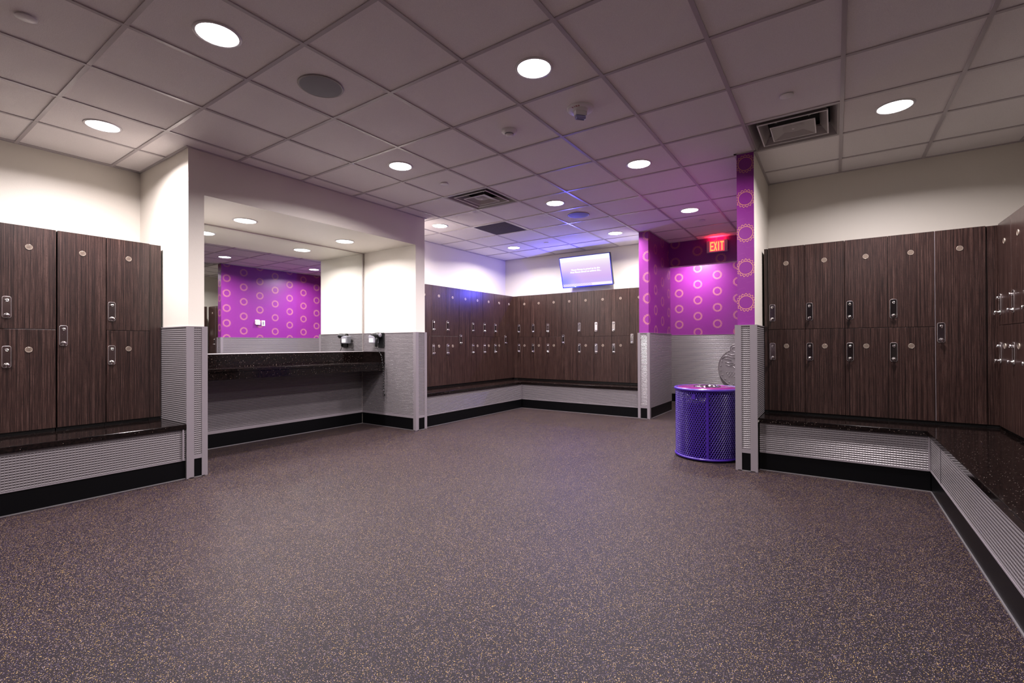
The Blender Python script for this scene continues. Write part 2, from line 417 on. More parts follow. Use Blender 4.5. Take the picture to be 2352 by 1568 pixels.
# corridor wing (left) and its far side
wains(w_wing, '-x', 2.24, 2.38, 6.79, lip=True)
wains(w_wing, '-y', 6.79, 7.90, 2.24)
corner(w_wing, 6.79, 2.24, -1, -1, .05, .04); corner(w_wing, 6.79, 2.38, -1, 1, .02, .04)
# right pier
wains(w_rp, '-x', .565, .70, 4.50, lip=True)
wains(w_rp, '-y', 4.50, 5.03, .565, z0=.452, plinth=False)
wains(w_rp, '+y', 4.50, 7.95, .70)
corner(w_rp, 4.50, .565, -1, -1, .02, .055); corner(w_rp, 4.50, .70, -1, 1, .05, .05)
wains(w_cb, '-x', -.4, 3.8, 9.05)

# ================================================================== BENCHES
def bench(label, segs, corner_pts=()):
    """segs: list of (face, a0, a1, plane, back plane)"""
    t = thing('locker_bench', label, 'bench', (0, 0, 0))
    top = MB(); pan = MB(); pl = MB(); bead = MB(); lip = MB()
    for face, a0, a1, p, bk, ta0, ta1 in segs:
        s = -1 if face[0] == '-' else 1
        def bx(mb, b0, b1, q0, q1, z0, z1):
            q0, q1 = sorted((q0, q1))
            if face[1] == 'x': mb.box(q0, q1, b0, b1, z0, z1)
            else: mb.box(b0, b1, q0, q1, z0, z1)
        bx(top, ta0, ta1, p+s*.018, bk, .410, .450)
        bx(pan, a0, a1, p, p-s*.02, PZ, .410)
        bx(lip, a0, a1, p+s*.003, p-s*.01, PZ-.004, PZ+.004)
        bx(pl, a0, a1, p-s*.004, p-s*.02, 0, PZ-.004)
        bx(bead, a0, a1, p-s*.004, p+s*.003, 0, .006)
    top.build('bench_top', GRANITE, t, bevel=.004)
    pan.build('front_panel', RELIEF, t); lip.build('panel_lip', STRIP, t); pl.build('plinth', PLINTH, t); bead.build('floor_bead', EDGE, t)
    for x, y in corner_pts: MB().box(x-.006, x+.006, y-.006, y+.006, PZ, .41).build('corner_strip', STRIP, t)
    return t
bench('long black stone bench with grey relief front below the left lockers', [('-y', XB+.003, 1.68, 4.42, YL-.003, XB+.003, 1.684)], [(1.66, 4.414)])
bench('L-shaped black stone bench running round the far locker corner',
      [('-y', 4.455, 6.79, 4.46, 5.376, 4.46, 6.77), ('-x', 2.402, 4.46, 6.79, 7.615, 2.402, 5.376)], [(6.782, 4.452)])
rb = bench('wide black sparkling stone bench turning the corner below the right lockers',
      [('-x', -.575, .545, 4.60, 5.547, YR+.003, .547), ('+y', XB+.003, 4.60, -.575, YR+.003, XB+.003, 4.579)], [(4.592, -.567)])
MB().box(4.194, 4.199, -.578, -.5735, PZ+.004, .410).build('panel_seam', PLINTH, rb)

# ================================================================== LOCKERS
ZB, ZT, ZS = .474, 1.985, 1.225
def plate(mat):
    m = MB().prism(rrect(-.0225, .0225, -.077, .077, .012), -.0035, 0)
    e = rrect(-.0225, .0225, -.077, .077, .012); m.tube([(x, -.0028, z) for x, z in e + e[:1]], .0012, 6, 1); return m.mesh('lock_plate', [mat, RIMM])
RIMM = simple('polished_rim', (.62, .57, .57), .3, .8)
plate_me = plate(CHROME); platea_me = plate(CHROME2)
def lock_parts():
    hook = MB()
    # small key slot with its J shaped guard near the head of the plate
    pts = [(.006, -.021, .060), (.006, -.0215, .048)] + [(.006*math.cos(a), -.0215, .046+.006*math.sin(a)) for a in [-.3*k for k in range(0, 11)]]
    hook.tube(pts, .0017, 6)
    hook.lathe([(0, .004), (.0035, .004), (.0035, 0)], 12, M=Matrix.Translation((-.004, -.004, .052)) @ Matrix.Rotation(PI/2, 4, 'X'))
    hook.lathe([(0, .017), (.0085, .017), (.0105, .015), (.0105, 0)], 20, M=Matrix.Translation((0, -.0035, .050)) @ Matrix.Rotation(PI/2, 4, 'X'))
    hook.box(-.0012, .0012, -.0222, -.0200, .045, .056)
    kn = MB()
    Mk = Matrix.Translation((0, -.004, -.058)) @ Matrix.Rotation(PI/2, 4, 'X')
    kn.lathe([(0, .032), (.009, .032), (.012, .029), (.012, .020), (.008, .016), (.008, .006), (.0145, .004), (.0155, 0)], 24, M=Mk)
    kn.box(-.0160, .0160, -.030, -.022, -.0610, -.0545)
    kn.box(-.0035, .0035, -.040, -.030, -.078, -.058)
    return hook.mesh('key_slot', CHROME), kn.mesh('turn_knob', CHROME)
hook_me, knob_me = lock_parts()
dm = MB(); Md = Matrix.Rotation(PI/2, 4, 'X')
dm.lathe([(0, .0022), (.0178, .0022)], 28, 0, Md); dm.lathe([(.0178, .0022), (.0182, .0032), (.0198, .0032), (.0205, 0)], 28, 1, Md)
disc_me = dm.mesh('number_disc', [DISC, DISCR])
INK = simple('engraved_ink', (.10, .07, .06), .5)
door_cache = {}
def door_mesh(wd, h):
    k = (round(wd, 4), round(h, 4))
    if k not in door_cache:
        g = .0017
        door_cache[k] = MB().box(g, wd-g, -.019, 0, g, h-g).mesh('door', WOOD)
    return door_cache[k]
body_cache = {}
def locker(label, bank, x, y, rz, wd, kind, depth, gap=False, num=None, lockmat=(0, 0), edge=.035):
    t = thing('locker', label, 'locker', (x, y, .45), rz, bank)
    k = (round(wd, 4), depth)
    if k not in body_cache:
        b = MB().box(.0005, wd-.0005, .0, depth, ZB-.45, ZT-.45-.004); b.box(.0005, wd-.0005, .012, depth, 0.001, ZB-.45)
        body_cache[k] = b.mesh('carcass', GAP)
    link('carcass', body_cache[k], t)
    if kind == 'pair': doors = [(ZS, ZT, 1.38, 1.83), (ZB, ZS, 1.022, 1.072)]
    else: doors = [(ZB, ZT, 1.178, 1.83)]
    for n, (z0, z1, zl, zd) in enumerate(doors):
        d = link('door', door_mesh(wd, z1-z0), t, (0, -.001, z0-.45), bevel=.0012, seg=1)
        lp = link('lock_plate', (plate_me, platea_me)[lockmat[n % len(lockmat)]], d, (edge, -.019, zl-z0))
        link('key_slot', hook_me, d, (edge, -.019, zl-z0)); link('turn_knob', knob_me, d, (edge, -.019, zl-z0))
        link('number_disc', disc_me, d, (wd*.5, -.019, zd-z0))
        if num and num[n]:
            textmesh('disc_number', num[n], .017, INK, d, Matrix.Translation((wd*.5, -.0216, zd-z0)) @ Matrix.Rotation(PI/2, 4, 'X'), .0003)
    return t
def filler(label, x, y, rz, wd, depth, off=.012):
    b = MB().box(.001, wd-.001, off-.02, off, 0.024, ZT-.45-.003); c = MB().box(.001, wd-.001, off, depth, 0.001, ZT-.45-.006)
    t = thing('filler_panel', label, 'panel', (x, y, .45), rz)
    b.build('front_board', WOOD, t, bevel=.001, seg=1); c.build('return_board', GAP, t)
    return t
# left bank: fronts in the plane Y = 4.93
YF = 4.93
B = 'lockers along the left wall'
locker('two-door dark wood locker at the left edge, left of the wide black gap', B, .700, YF, 0, .297, 'pair', .54, num=('65', '66'))
locker('tall single-door dark wood locker in the left bank, beside the black gap', B, 1.003, YF, 0, .293, 'tall', .54, num=('67',))
locker('two-door dark wood locker of the left bank, next to the cream pier', B, 1.297, YF, 0, .296, 'pair', .54, num=('68', '69'))
for k, kd in enumerate(('tall', 'pair', 'pair', 'pair')):
    locker(['tall', 'second', 'third', 'fourth'][k] + ' dark wood locker beyond the left edge, %s from the frame' % ['first', 'second', 'third', 'farthest'][k], B, .400-.297*k, YF, 0, .297, kd, .54)
filler('narrow dark wood filler board between left lockers and cream pier', 1.594, YF, 0, .086, .54)
# far left side: fronts in the plane Y = 4.95
B = 'lockers on the far left-hand wall'
kinds = ['pair', 'pair', 'pair', 'pair', 'tall', 'pair', 'pair', 'pair', 'tall']
names = ['two-door locker hidden behind the niche pier, far left-hand wall',
         'two-door locker half hidden by the niche pier, first seen on the far left-hand wall',
         'two-door locker second from the niche pier on the far left-hand wall',
         'two-door locker third from the niche pier, left of the bluish tall door',
         'tall single-door locker in the middle of the blue glow, far left-hand wall',
         'two-door locker just right of the blue-lit tall door, far left-hand wall',
         'two-door locker second right of the blue-lit tall door, far left-hand wall',
         'two-door locker beside the corner tall door, far left-hand wall',
         'tall single-door locker in the far corner, on the left-hand wall']
for k in range(9):
    locker(names[k], B, 4.777+.3092*(k-1), 4.95, 0, .3092 if k < 8 else .300, kinds[k], .42, lockmat=(1, 0))
# far wall: fronts in the plane X = 7.25, running to -Y
B = 'lockers on the far wall under the television'
kinds = ['pair', 'pair', 'pair', 'tall', 'pair', 'pair', 'pair', 'tall']
names = ['two-door locker in the far wall bank, first from the room corner',
         'two-door locker in the far wall bank, second from the room corner',
         'two-door locker in the far wall bank, left of the tall door below the screen edge',
         'tall single-door locker below the left end of the television',
         'two-door locker below the middle of the television',
         'two-door locker below the right end of the television',
         'two-door locker just right of the television, with a white upper lock plate',
         'tall single-door locker half hidden by the purple gear wall end']
for k in range(8):
    locker(names[k], B, 7.25, 4.837-.307*k, -PI/2, .307, kinds[k], .36, lockmat=((1, 0), (1, 1), (0, 0))[k % 3])
filler('dark wood corner filler board at the inner far corner of the lockers', 7.25, 4.93, -PI/2, .093, .36, .004)
# right bank facing the camera: plane X = 5.0
B = 'lockers facing us on the right'
kinds = ['pair', 'pair', 'pair', 'pair', 'tall']
names = ['two-door locker in the right bank, nearest the white side of the purple pier',
         'two-door locker in the right bank, second from the purple pier',
         'two-door locker in the right bank, third from the pier, middle column',
         'two-door locker in the right bank, just left of the tall door',
         'tall single-door locker in the right bank beside the inner corner']
for k in range(5):
    lk = locker(names[k], B, 5.00, .513-.2925*k, -PI/2, .2925, kinds[k], .54, lockmat=(0, 0) if k == 0 else (1, 1))
    if k == 4: MB().box(-.0012, .0016, -.0212, -.018, .03, 1.53).build('pale_edge_band', STRIP, lk)
filler('narrow dark filler strip between white pier side and right lockers', 5.00, .546, -PI/2, .032, .54)
filler('dark wood corner filler board at the right inner corner', 5.00, -.950, -PI/2, .078, .54, .016)
# right wall bank, seen edge-on: plane Y = -1.03 facing +Y
B = 'lockers on the right-hand wall'
for k, nm in enumerate(['two-door locker on the right-hand wall, seen edge-on, next to the corner',
                        'two-door locker on the right-hand wall, cut by the right edge of the photo',
                        'two-door locker on the right-hand wall, just outside the right edge',
                        'two-door locker on the right-hand wall, last of its bank outside the frame']):
    locker(nm, B, 4.955-.31*k, -1.03, PI, .31, 'pair', .54, edge=.045)

for k in range(4, 17):  # unseen rest of the bank, added as dark surroundings for the chrome to reflect
    locker('added two-door locker of the right-hand bank running back past the viewpoint', 'added lockers on the right-hand wall behind the frame edge', 4.955-.31*k, -1.03, PI, .31, 'pair', .54, edge=.045)
for k in range(20):  # unseen bank added behind the camera so the lock plates reflect something dark
    locker('two-door locker of the added bank behind the viewpoint', 'added lockers on the wall behind the viewpoint', -1.95, -.99+.296*k, PI/2, .296, 'pair', .53, edge=.045)

# ================================================================== MIRROR NICHE
mt = thing('wall_mirror', 'large frameless wall mirror in the niche above the black counter', 'mirror', (0, 0, 0))
MB().box(1.838, 4.252, YL-.040, YL-.017, 1.014, 2.366).build('mirror_glass', MIRROR, mt)
fr = MB().box(1.840, 4.250, YL-.046, YL-.017, 2.364, 2.374); fr.box(4.240, 4.254, YL-.046, YL-.017, 1.010, 2.374); fr.box(1.837, 1.851, YL-.046, YL-.017, 1.010, 2.374)
fr.build('edge_channel', ALU, mt)
ct = thing('vanity_counter', 'black sparkling stone counter shelf below the niche mirror', 'counter', (0, 0, 0))
MB().box(1.837, 4.253, 4.99, 5.458, .835, .865).build('counter_top', GRANITE, ct, bevel=.003)
MB().box(1.837, 4.253, 5.003, 5.025, .755, .835).build('apron', GRANITE, ct)
MB().box(1.837, 4.253, 5.436, 5.458, .865, 1.003).build('backsplash', GRANITE, ct, bevel=.001)
MB().box(4.236, 4.254, 4.995, 5.436, .865, 1.003).build('side_splash', GRANITE, ct, bevel=.001)
MB().box(1.837, 1.853, 4.995, 5.436, .865, 1.003).build('side_splash', GRANITE, ct, bevel=.001)
MB().box(1.837, 4.253, 5.435, 5.459, 1.003, 1.011).build('splash_edge', simple('pale_splash_edge', (.62, .58, .60), .35), ct)

# hair dryer on its wall holder, right side of the niche (wall face X = 4.255)
hd = thing('hair_dryer', 'black wall-mounted hair dryer with dangling coiled cord in the niche', 'hair dryer', (4.255, 5.05, 1.06))
MB().prism(rrect(-.055, .055, 0, .20, .012), -.022, 0, Matrix.Rotation(PI/2, 4, 'Z') @ Matrix.Rotation(PI, 4, 'Z')).build('wall_plate', BLACK, hd, bevel=.003)
h2 = MB(); h2.box(-.105, -.022, .03, .155, .055, .165); h2.build('holder_box', GREYP, hd, (0, 0, 0), bevel=.014, seg=3)
MB().box(-.1065, -.1045, .055, .135, .07, .125).build('white_label', WHITE, hd)
br = MB()
Mb = Matrix.Translation((-.075, -.005, .165)) @ Matrix.Rotation(-PI/2, 4, 'X')
br.lathe([(0, -.045), (.024, -.045), (.034, -.036), (.037, -.01), (.035, .03), (.030, .07), (.024, .10), (.024, .118), (0, .118)], 24, M=Mb)
br.build('barrel', BLACK, hd)
ng = MB().lathe([(0, -.052), (.024, -.052), (.027, -.047), (.024, -.043)], 24, M=Mb); ng.build('intake_grille', GREYP, hd)
MB().tube([(-.075, .0, .15), (-.078, .012, .10), (-.082, .020, .05), (-.080, .022, .012)], [.020, .018, .017, .014], 12).build('handle', BLACK, hd)
cp = []
for k in range(70):
    s_ = k/69
    base = Vector((-.080 + .045*s_, .022 - .110*min(1, s_/.2) + .008*math.sin(9*s_), .012 - .62*s_))
    amp = .006 if .15 < s_ < .95 else .001
    cp.append(base + Vector((amp*math.cos(k*1.7), amp*math.sin(k*1.7), 0)))
MB().tube(cp, .0042, 6).build('cord', BLACK, hd)
MB().tube([(-.035, -.088, -.60), (-.034, -.089, -.625), (-.032, -.090, -.645)], .008, 8).build('cord_plug', BLACK, hd)

# wall plates on the purple corridor wall (seen in the mirror)
t = thing('thermostat', 'white thermostat box on the purple wall, left of the two in the mirror', 'thermostat', (5.215, .70, 1.575))
MB().box(-.045, .045, 0, .012, -.03, .065).build('back_plate', WHITE, t, bevel=.003); MB().box(-.042, .05, .012, .045, -.045, .045).build('cover', WHITE, t, bevel=.006)
t = thing('wall_switch', 'pale switch plate on the purple wall, right of the two in the mirror', 'switch', (5.345, .70, 1.57))
MB().box(-.037, .037, 0, .007, -.058, .058).build('face_plate', WHITE, t, bevel=.002); MB().box(-.017, .017, .007, .012, -.035, .035).build('rocker', GREYP, t, bevel=.002)

# ================================================================== CEILING FIXTURES
LENS, ln, lb = new_mat('lit_diffuser')
lb.inputs['Base Color'].default_value = (.9, .9, .9, 1); lb.inputs['Emission Color'].default_value = (1, .95, .97, 1); lb.inputs['Emission Strength'].default_value = 9
def downlight(x, y, z, label, watt, group):
    t = thing('downlight', label, 'ceiling light', (x, y, z), 0, group)
    MB().lathe([(.098, -.004), (.101, -.007), (.112, -.005), (.114, 0), (.098, 0)], 40).build('trim_ring', WHITE, t)
    MB().lathe([(0, -.0045), (.06, -.0045), (.0985, -.0038)], 40).build('lens', LENS, t)
    L = bpy.data.lights.new('lamp', 'AREA'); L.shape = 'DISK'; L.size = .18; L.energy = watt; L.color = LAMP_COL; L.spread = math.radians(157)
    o = bpy.data.objects.new('lamp', L); COL.objects.link(o); o.parent = t; o.location = (0, 0, -.009)
    return t
for i, j, lab in LAMPS: downlight(gx(i), gy(j), CEIL, lab, LAMP_W, 'downlights in the tiled ceiling')
downlight(gx(.5), gy(-5.5), CEIL, 'round downlight above the right bench, outside the top right of the frame', LAMP_W, 'downlights in the tiled ceiling')
downlight(gx(-2.5), gy(-.5), CEIL, 'round downlight behind the viewpoint on the left', LAMP_W, 'downlights in the tiled ceiling')
downlight(gx(-2.5), gy(2.5), CEIL, 'round downlight above the left bench, outside the left of the frame', LAMP_W, 'downlights in the tiled ceiling')
downlight(8.60, 2.05, CEIL, 'round downlight hidden beyond the corridor header', LAMP_W*.8, 'downlights in the tiled ceiling')
downlight(2.43, 4.98, 2.375, 'left recessed downlight in the soffit above the mirror counter', NICHE_W, 'downlights in the niche soffit')
downlight(3.62, 4.98, 2.375, 'right recessed downlight in the soffit above the mirror counter', NICHE_W, 'downlights in the niche soffit')

def speaker(i, j, label):
    t = thing('ceiling_speaker', label, 'speaker', (gx(i), gy(j), CEIL), 0, 'round ceiling speakers')
    MB().lathe([(.132, 0), (.138, -.004), (.132, -.008), (.126, -.006)], 40).build('trim_ring', VENTM, t)
    MB().lathe([(0, -.011), (.08, -.010), (.127, -.006)], 40).build('grille', SPKM, t)
speaker(1.5, -.5, 'grey round ceiling speaker, upper left near the big downlight')
speaker(7.5, -.5, 'round ceiling speaker glowing blue, in front of the television')
for i, j, lab in ((-.5, .55, 'white round sprinkler cover in the top left corner of the ceiling'),
                  (4.5, -4.5, 'white round sprinkler cover left of the right air diffuser'),
                  (4.45, .48, 'small round sprinkler cover near the central air diffuser'),
                  (9.45, 1.42, 'small round sprinkler cover in the far ceiling left of the television'),
                  (9.45, -2.53, 'small round sprinkler cover before the exit sign')):
    t = thing('sprinkler_cover', lab, 'sprinkler cover', (gx(i), gy(j), CEIL), 0, 'flat sprinkler covers')
    MB().lathe([(0, -.011), (.038, -.010), (.042, -.008), (.042, -.006), (.034, -.005), (.034, 0)], 32).build('cover_plate', WHITE, t)
t = thing('smoke_detector', 'small white domed smoke detector left of the fire strobe', 'smoke detector', (gx(3.47), gy(-1.53), CEIL))
MB().lathe([(.060, 0), (.060, -.010), (.054, -.018), (.034, -.026), (.030, -.036), (.018, -.042), (0, -.043)], 36).build('housing', WHITE, t)
MB().lathe([(.0355, -.0255), (.0325, -.0345)], 36).build('vent_ring', GREYP, t)
t = thing('fire_strobe', 'white round fire alarm strobe with clear lens on the ceiling', 'fire alarm', (gx(3.48), gy(-2.52), CEIL))
MB().lathe([(.094, 0), (.094, -.008), (.088, -.014), (.060, -.012), (.052, -.012), (.050, -.022), (0, -.022)], 44).build('base', WHITE, t)
rz = Matrix.Rotation(yaw-PI/2, 4, 'Z')
bx = MB().box(-.042, .042, -.022, .022, -.052, -.020); o = bx.build('body', WHITE, t, bevel=.004); o.rotation_euler = (0, 0, yaw-PI/2+.25)
CLEAR = simple('clear_blue_lens', (.34, .34, .60), .05, .5)
bx = MB().box(-.036, .036, -.018, .018, -.076, -.052); o = bx.build('strobe_lens', CLEAR, t, bevel=.006); o.rotation_euler = (0, 0, yaw-PI/2+.25)
RED = simple('red_print', (.30, .02, .02), .5)
for k, ch in enumerate('FIRE'):
    a = yaw + PI - .95 + .22*k
    px, py = .072*math.cos(a), .072*math.sin(a)
    # facing down: mirror the glyph so it reads from below
    M_ = Matrix.Translation((px, py, -.0142)) @ Matrix.Rotation(a - PI/2, 4, 'Z') @ Matrix.Rotation(PI, 4, 'Y')
    textmesh('letter', ch, .021, RED, t, M_, .0003, .0006)

def diffuser(i, j, label):
    x0, y0 = gx(i)+.012, gy(j)+.012; s = G-.024
    t = thing('air_diffuser', label, 'air vent', (x0+s/2, y0+s/2, CEIL), 0, 'square stepped air diffusers'); h = s/2
    def ring(a, za, b, zb, name, mat, th=.003):
        m = MB()
        def sq(r, z): return [(-r, -r, z), (r, -r, z), (r, r, z), (-r, r, z)]
        v = sq(a, za)+sq(b, zb)+sq(b, zb+th)+sq(a, za+th)
        f = []
        for L in range(3):
            for k in range(4): f.append((L*4+k, L*4+(k+1) % 4, L*4+4+(k+1) % 4, L*4+4+k))
        for k in range(4): f.append((12+k, 12+(k+1) % 4, (k+1) % 4, k))
        m.add(v, f); return m.build(name, mat, t)
    ring(h, -.0045, h*.955, -.0045, 'outer_frame', VENTM)
    ring(h*.955, -.003, h*.80, .085, 'outer_cone', VENTM)
    MB().box(-h*.98, h*.98, -h*.98, h*.98, .115, .12).build('back_pan', VENTIN, t)
    m = MB()
    for a0, a1, b0, b1 in ((-h, -h*.985, -h, h), (h*.985, h, -h, h), (-h, h, -h, -h*.985), (-h, h, h*.985, h)): m.box(a0, a1, b0, b1, .0, .115)
    m.build('plenum_side', VENTIN, t)
    ring(h*.77, -.006, h*.74, -.006, 'middle_rim', WHITE, .006)
    ring(h*.745, -.003, h*.58, .060, 'middle_cone', VENTM)
    ring(h*.50, -.012, h*.475, -.012, 'inner_rim', WHITE, .005)
    ring(h*.48, -.010, h*.20, .012, 'inner_cone', VENTM)
    MB().lathe([(0, .006), (h*.22, .007), (h*.30, .012)], 28).build('centre_plate', VENTM, t)
    MB().lathe([(0, .002), (.008, .002), (.010, .007)], 14).build('centre_knob', WHITE, t)
    for sx, sy in ((1, 1), (-1, 1), (1, -1), (-1, -1)):
        MB().tube([(sx*h*.76, sy*h*.76, .004), (sx*h*.62, sy*h*.62, .05), (sx*h*.35, sy*h*.35, .035)], .004, 6).build('strut', VENTM, t)
    return t
diffuser(5, 0, 'square stepped air diffuser in the ceiling past the niche header')
diffuser(5, -5, 'square stepped air diffuser in the ceiling above the right lockers')
t = thing('return_grille', 'dark square return air grille in the far ceiling', 'air vent', (gx(7.5), gy(1.5), CEIL)); h = G/2-.012
MB().box(-h, h, -h+.03, h, -.0022, -.001).build('dark_mesh', simple('grille_mesh', (.10, .09, .10), .8), t)
m = MB().box(-h, h, -h, -h+.030, -.006, -.001); m.box(-h, -h+.012, -h, h, -.007, -.001); m.box(h-.012, h, -h, h, -.007, -.001); m.box(-h, h, h-.012, h, -.0068, -.001)
m.build('frame', GRID, t)
m = MB()
for k in range(1, 24):
    yy = -h+.03 + k*(2*h-.042)/24; m.box(-h+.012, h-.012, yy-.0012, yy+.0012, -.0058, -.0022)
m.build('louvres', simple('louvre_grey', (.16, .145, .155), .6), t)

# ================================================================== TELEVISION
tv = thing('television', 'wall-mounted flat television with pale purple slide above the far lockers', 'television', (7.38, 3.525, 2.35))
tilt = math.atan2(.15, .52)
MT = Matrix.Rotation(-PI/2, 4, 'Z') @ Matrix.Rotation(tilt, 4, 'X')   # local: x right, -y front, z up
MT = Matrix.Rotation(-PI/2, 4, 'Z') @ Matrix.Rotation(tilt, 4, 'X')
W_, H_ = .475, .268
def tvp(mb, name, mat, **k):
    mb.v = [tuple(MT @ Vector(v)) for v in mb.v]; return mb.build(name, mat, tv, **k)
tvp(MB().box(-W_, W_, 0, .045, -H_, H_), 'rear_case', BLACK, bevel=.006)
BEZ = simple('bezel_with_blue_glare', (.012, .02, .30), .15)  # blue glare along the screen edge, put into the bezel's base colour
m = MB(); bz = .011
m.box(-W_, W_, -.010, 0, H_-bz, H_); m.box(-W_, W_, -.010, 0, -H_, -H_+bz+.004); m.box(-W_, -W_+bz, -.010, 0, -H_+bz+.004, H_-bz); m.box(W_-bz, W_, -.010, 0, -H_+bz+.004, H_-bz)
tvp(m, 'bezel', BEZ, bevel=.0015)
SCR, nt, b = new_mat('television_screen')
gen = N(nt, 'ShaderNodeTexCoord'); sp = N(nt, 'ShaderNodeSeparateXYZ'); nt.links.new(gen.outputs['UV'], sp.inputs[0])
uu, vv = sp.outputs[0], sp.outputs[1]
c = ramp(nt, vv, [(0, (.62, .50, .98)), (.3, (.74, .50, .95)), (.62, (.86, .66, .96)), (.84, (1.0, .90, 1.0))])
dl = mth(nt, 'SQRT', mth(nt, 'ADD', mth(nt, 'POWER', uu, 2.0), mth(nt, 'POWER', mth(nt, 'SUBTRACT', vv, .18), 2.0)))
c = mixc(nt, ramp(nt, dl, [(.0, (1, 1, 1)), (.42, (0, 0, 0))]), c, (.30, .33, 1.0))
c = mixc(nt, mth(nt, 'GREATER_THAN', vv, .86), c, (1.25, 1.25, 1.2))
st = mth(nt, 'FRACT', mth(nt, 'ADD', mth(nt, 'MULTIPLY', uu, 30.0), mth(nt, 'MULTIPLY', vv, 14.0)))
band_ = mth(nt, 'LESS_THAN', vv, .095)
sm_ = mth(nt, 'MULTIPLY', band_, mth(nt, 'MAXIMUM', mth(nt, 'GREATER_THAN', st, .45), mth(nt, 'GREATER_THAN', uu, .60)))
c = mixc(nt, sm_, c, (1.1, .95, 1.15))
nt.links.new(c, b.inputs['Emission Color']); b.inputs['Emission Strength'].default_value = .60
b.inputs['Base Color'].default_value = (.004, .004, .004, 1); b.inputs['Roughness'].default_value = .5; b.inputs['Specular IOR Level'].default_value = 0
sv = [(-W_+bz, -.004, -H_+bz+.004), (W_-bz, -.004, -H_+bz+.004), (W_-bz, -.004, H_-bz), (-W_+bz, -.004, H_-bz)]
o = tvp(MB().add(sv, [(0, 1, 2, 3)]), 'screen', SCR)
uv = o.data.uv_layers.new(name='UVMap')
for li, q in enumerate(((0, 0), (1, 0), (1, 1), (0, 1))): uv.data[li].uv = q
TXT, nt2, b2 = new_mat('screen_text'); b2.inputs['Base Color'].default_value = (.1, .1, .1, 1); b2.inputs['Emission Color'].default_value = (1, 1, 1, 1); b2.inputs['Emission Strength'].default_value = .95
textmesh('screen_text', 'Planet Fitness is proud to be the\nFirst Fitness Brand to achieve the...', .041, TXT, tv,
         MT @ Matrix.Translation((.0, -.0052, .015)) @ Matrix.Rotation(PI/2, 4, 'X'), .0002, .0004, shear=.15)
MB().box(.06, .235, -.12, .12, -.13, .10).build('wall_bracket', BLACK, tv)
# bluish light thrown off the screen towards the left-hand lockers and the ceiling
def lamp(name, kind, loc, energy, color, parent=None, **kw):
    L = bpy.data.lights.new(name, kind); L.energy = energy; L.color = color
    for k, v in kw.items(): setattr(L, k, v)
    o = bpy.data.objects.new(name, L); COL.objects.link(o); o.location = loc
    if parent: o.parent = parent
    return o
o = lamp('screen_glow', 'POINT', tuple(MT @ Vector((-.27, -.08, -.20))), 34.0, (.10, .10, 1), tv, shadow_soft_size=0)

# ================================================================== EXIT SIGN
ex = thing('exit_sign', 'lit red EXIT sign on the purple header above the corridor', 'sign', (7.83, 1.494, 2.60))
HOUSE = simple('exit_housing', (.50, .42, .45), .3)
MB().box(-.05, -.001, -.152, .152, -.092, .092).build('housing', HOUSE, ex, bevel=.008)
EXF, nt, b = new_mat('exit_face'); b.inputs['Base Color'].default_value = (.6, .4, .42, 1); b.inputs['Emission Color'].default_value = (1, .03, .08, 1); b.inputs['Emission Strength'].default_value = .55
MB().box(-.053, -.050, -.108, .108, -.080, .080).build('red_panel', EXF, ex)
EXL, nt, b = new_mat('exit_letters'); b.inputs['Base Color'].default_value = (.3, .05, .02, 1); b.inputs['Emission Color'].default_value = (1, .20, .05, 1); b.inputs['Emission Strength'].default_value = 1.9
MX = Matrix.Translation((-.055, 0, 0)) @ Matrix.Rotation(-PI/2, 4, 'Z') @ Matrix.Rotation(PI/2, 4, 'X')
letters = {'E': [(0, .16, 0, 1), (.16, .62, 0, .14), (.16, .58, .43, .57), (.16, .62, .86, 1)], 'I': [(0, .18, 0, 1)], 'T': [(.24, .42, 0, .86), (0, .66, .86, 1)]}
lx = -.096; hh = .138; z0 = -hh/2
for ch, adv in (('E', .052), ('X', .062), ('I', .030), ('T', .05)):
    m = MB(); sc = .078
    if ch == 'X':
        for q in (((0, 0), (.17, 0), (.62, 1), (.45, 1)), ((.45, 0), (.62, 0), (.17, 1), (0, 1))):
            m.prism([(lx+a*sc, z0+bb*hh) for a, bb in q], -.0015 - (.0004 if q[0][0] else 0), .0)
    else:
        for a0, a1, b0, b1 in letters[ch]: m.box(lx+a0*sc, lx+a1*sc, -.0015, 0, z0+b0*hh, z0+b1*hh)
    Mx = Matrix.Translation((-.0532, 0, 0)) @ Matrix.Rotation(-PI/2, 4, 'Z')
    m.v = [tuple(Mx @ Vector(v)) for v in m.v]; m.build('letter', EXL, ex)
    lx += adv
lamp('sign_lamp', 'AREA', (-.035, 0, .094), .8, (1, .02, .06), ex, shape='RECTANGLE', size=.22, size_y=.02).rotation_euler = (PI, 0, PI/2)
MB().tube([(-.03, -.152, -.075), (-.03, -.160, -.078)], .004, 8).build('test_button', WHITE, ex)

# ================================================================== EMBLEM on the corridor back wall
em = thing('wall_emblem', 'round embossed grey emblem on the relief panel behind the bin', 'emblem', (9.035, 1.385, .668))
Mx = Matrix.Rotation(-PI/2, 4, 'Z')
EMB = simple('embossed_grey', (.33, .305, .32), .33, .5)
circ = []
Rr = .337
lobe_c = (-.066, .335); lr = .075     # small knob on the rim; local x is to the right of the picture
for k in range(120):
    a = 2*PI*k/120; x, z = Rr*math.cos(a), Rr*math.sin(a)
    # radial union with the knob
    d = Vector((math.cos(a), math.sin(a))); cc = Vector(lobe_c); tq = cc.dot(d); disc_ = lr*lr - (cc.length_squared - tq*tq)
    if disc_ > 0: rr = max(Rr, tq + math.sqrt(disc_)); x, z = rr*d.x, rr*d.y
    circ.append((x, z))
m = MB().prism(circ, -.012, .0); m.v = [tuple(Mx @ Vector(v)) for v in m.v]; m.build('shield', EMB, em)
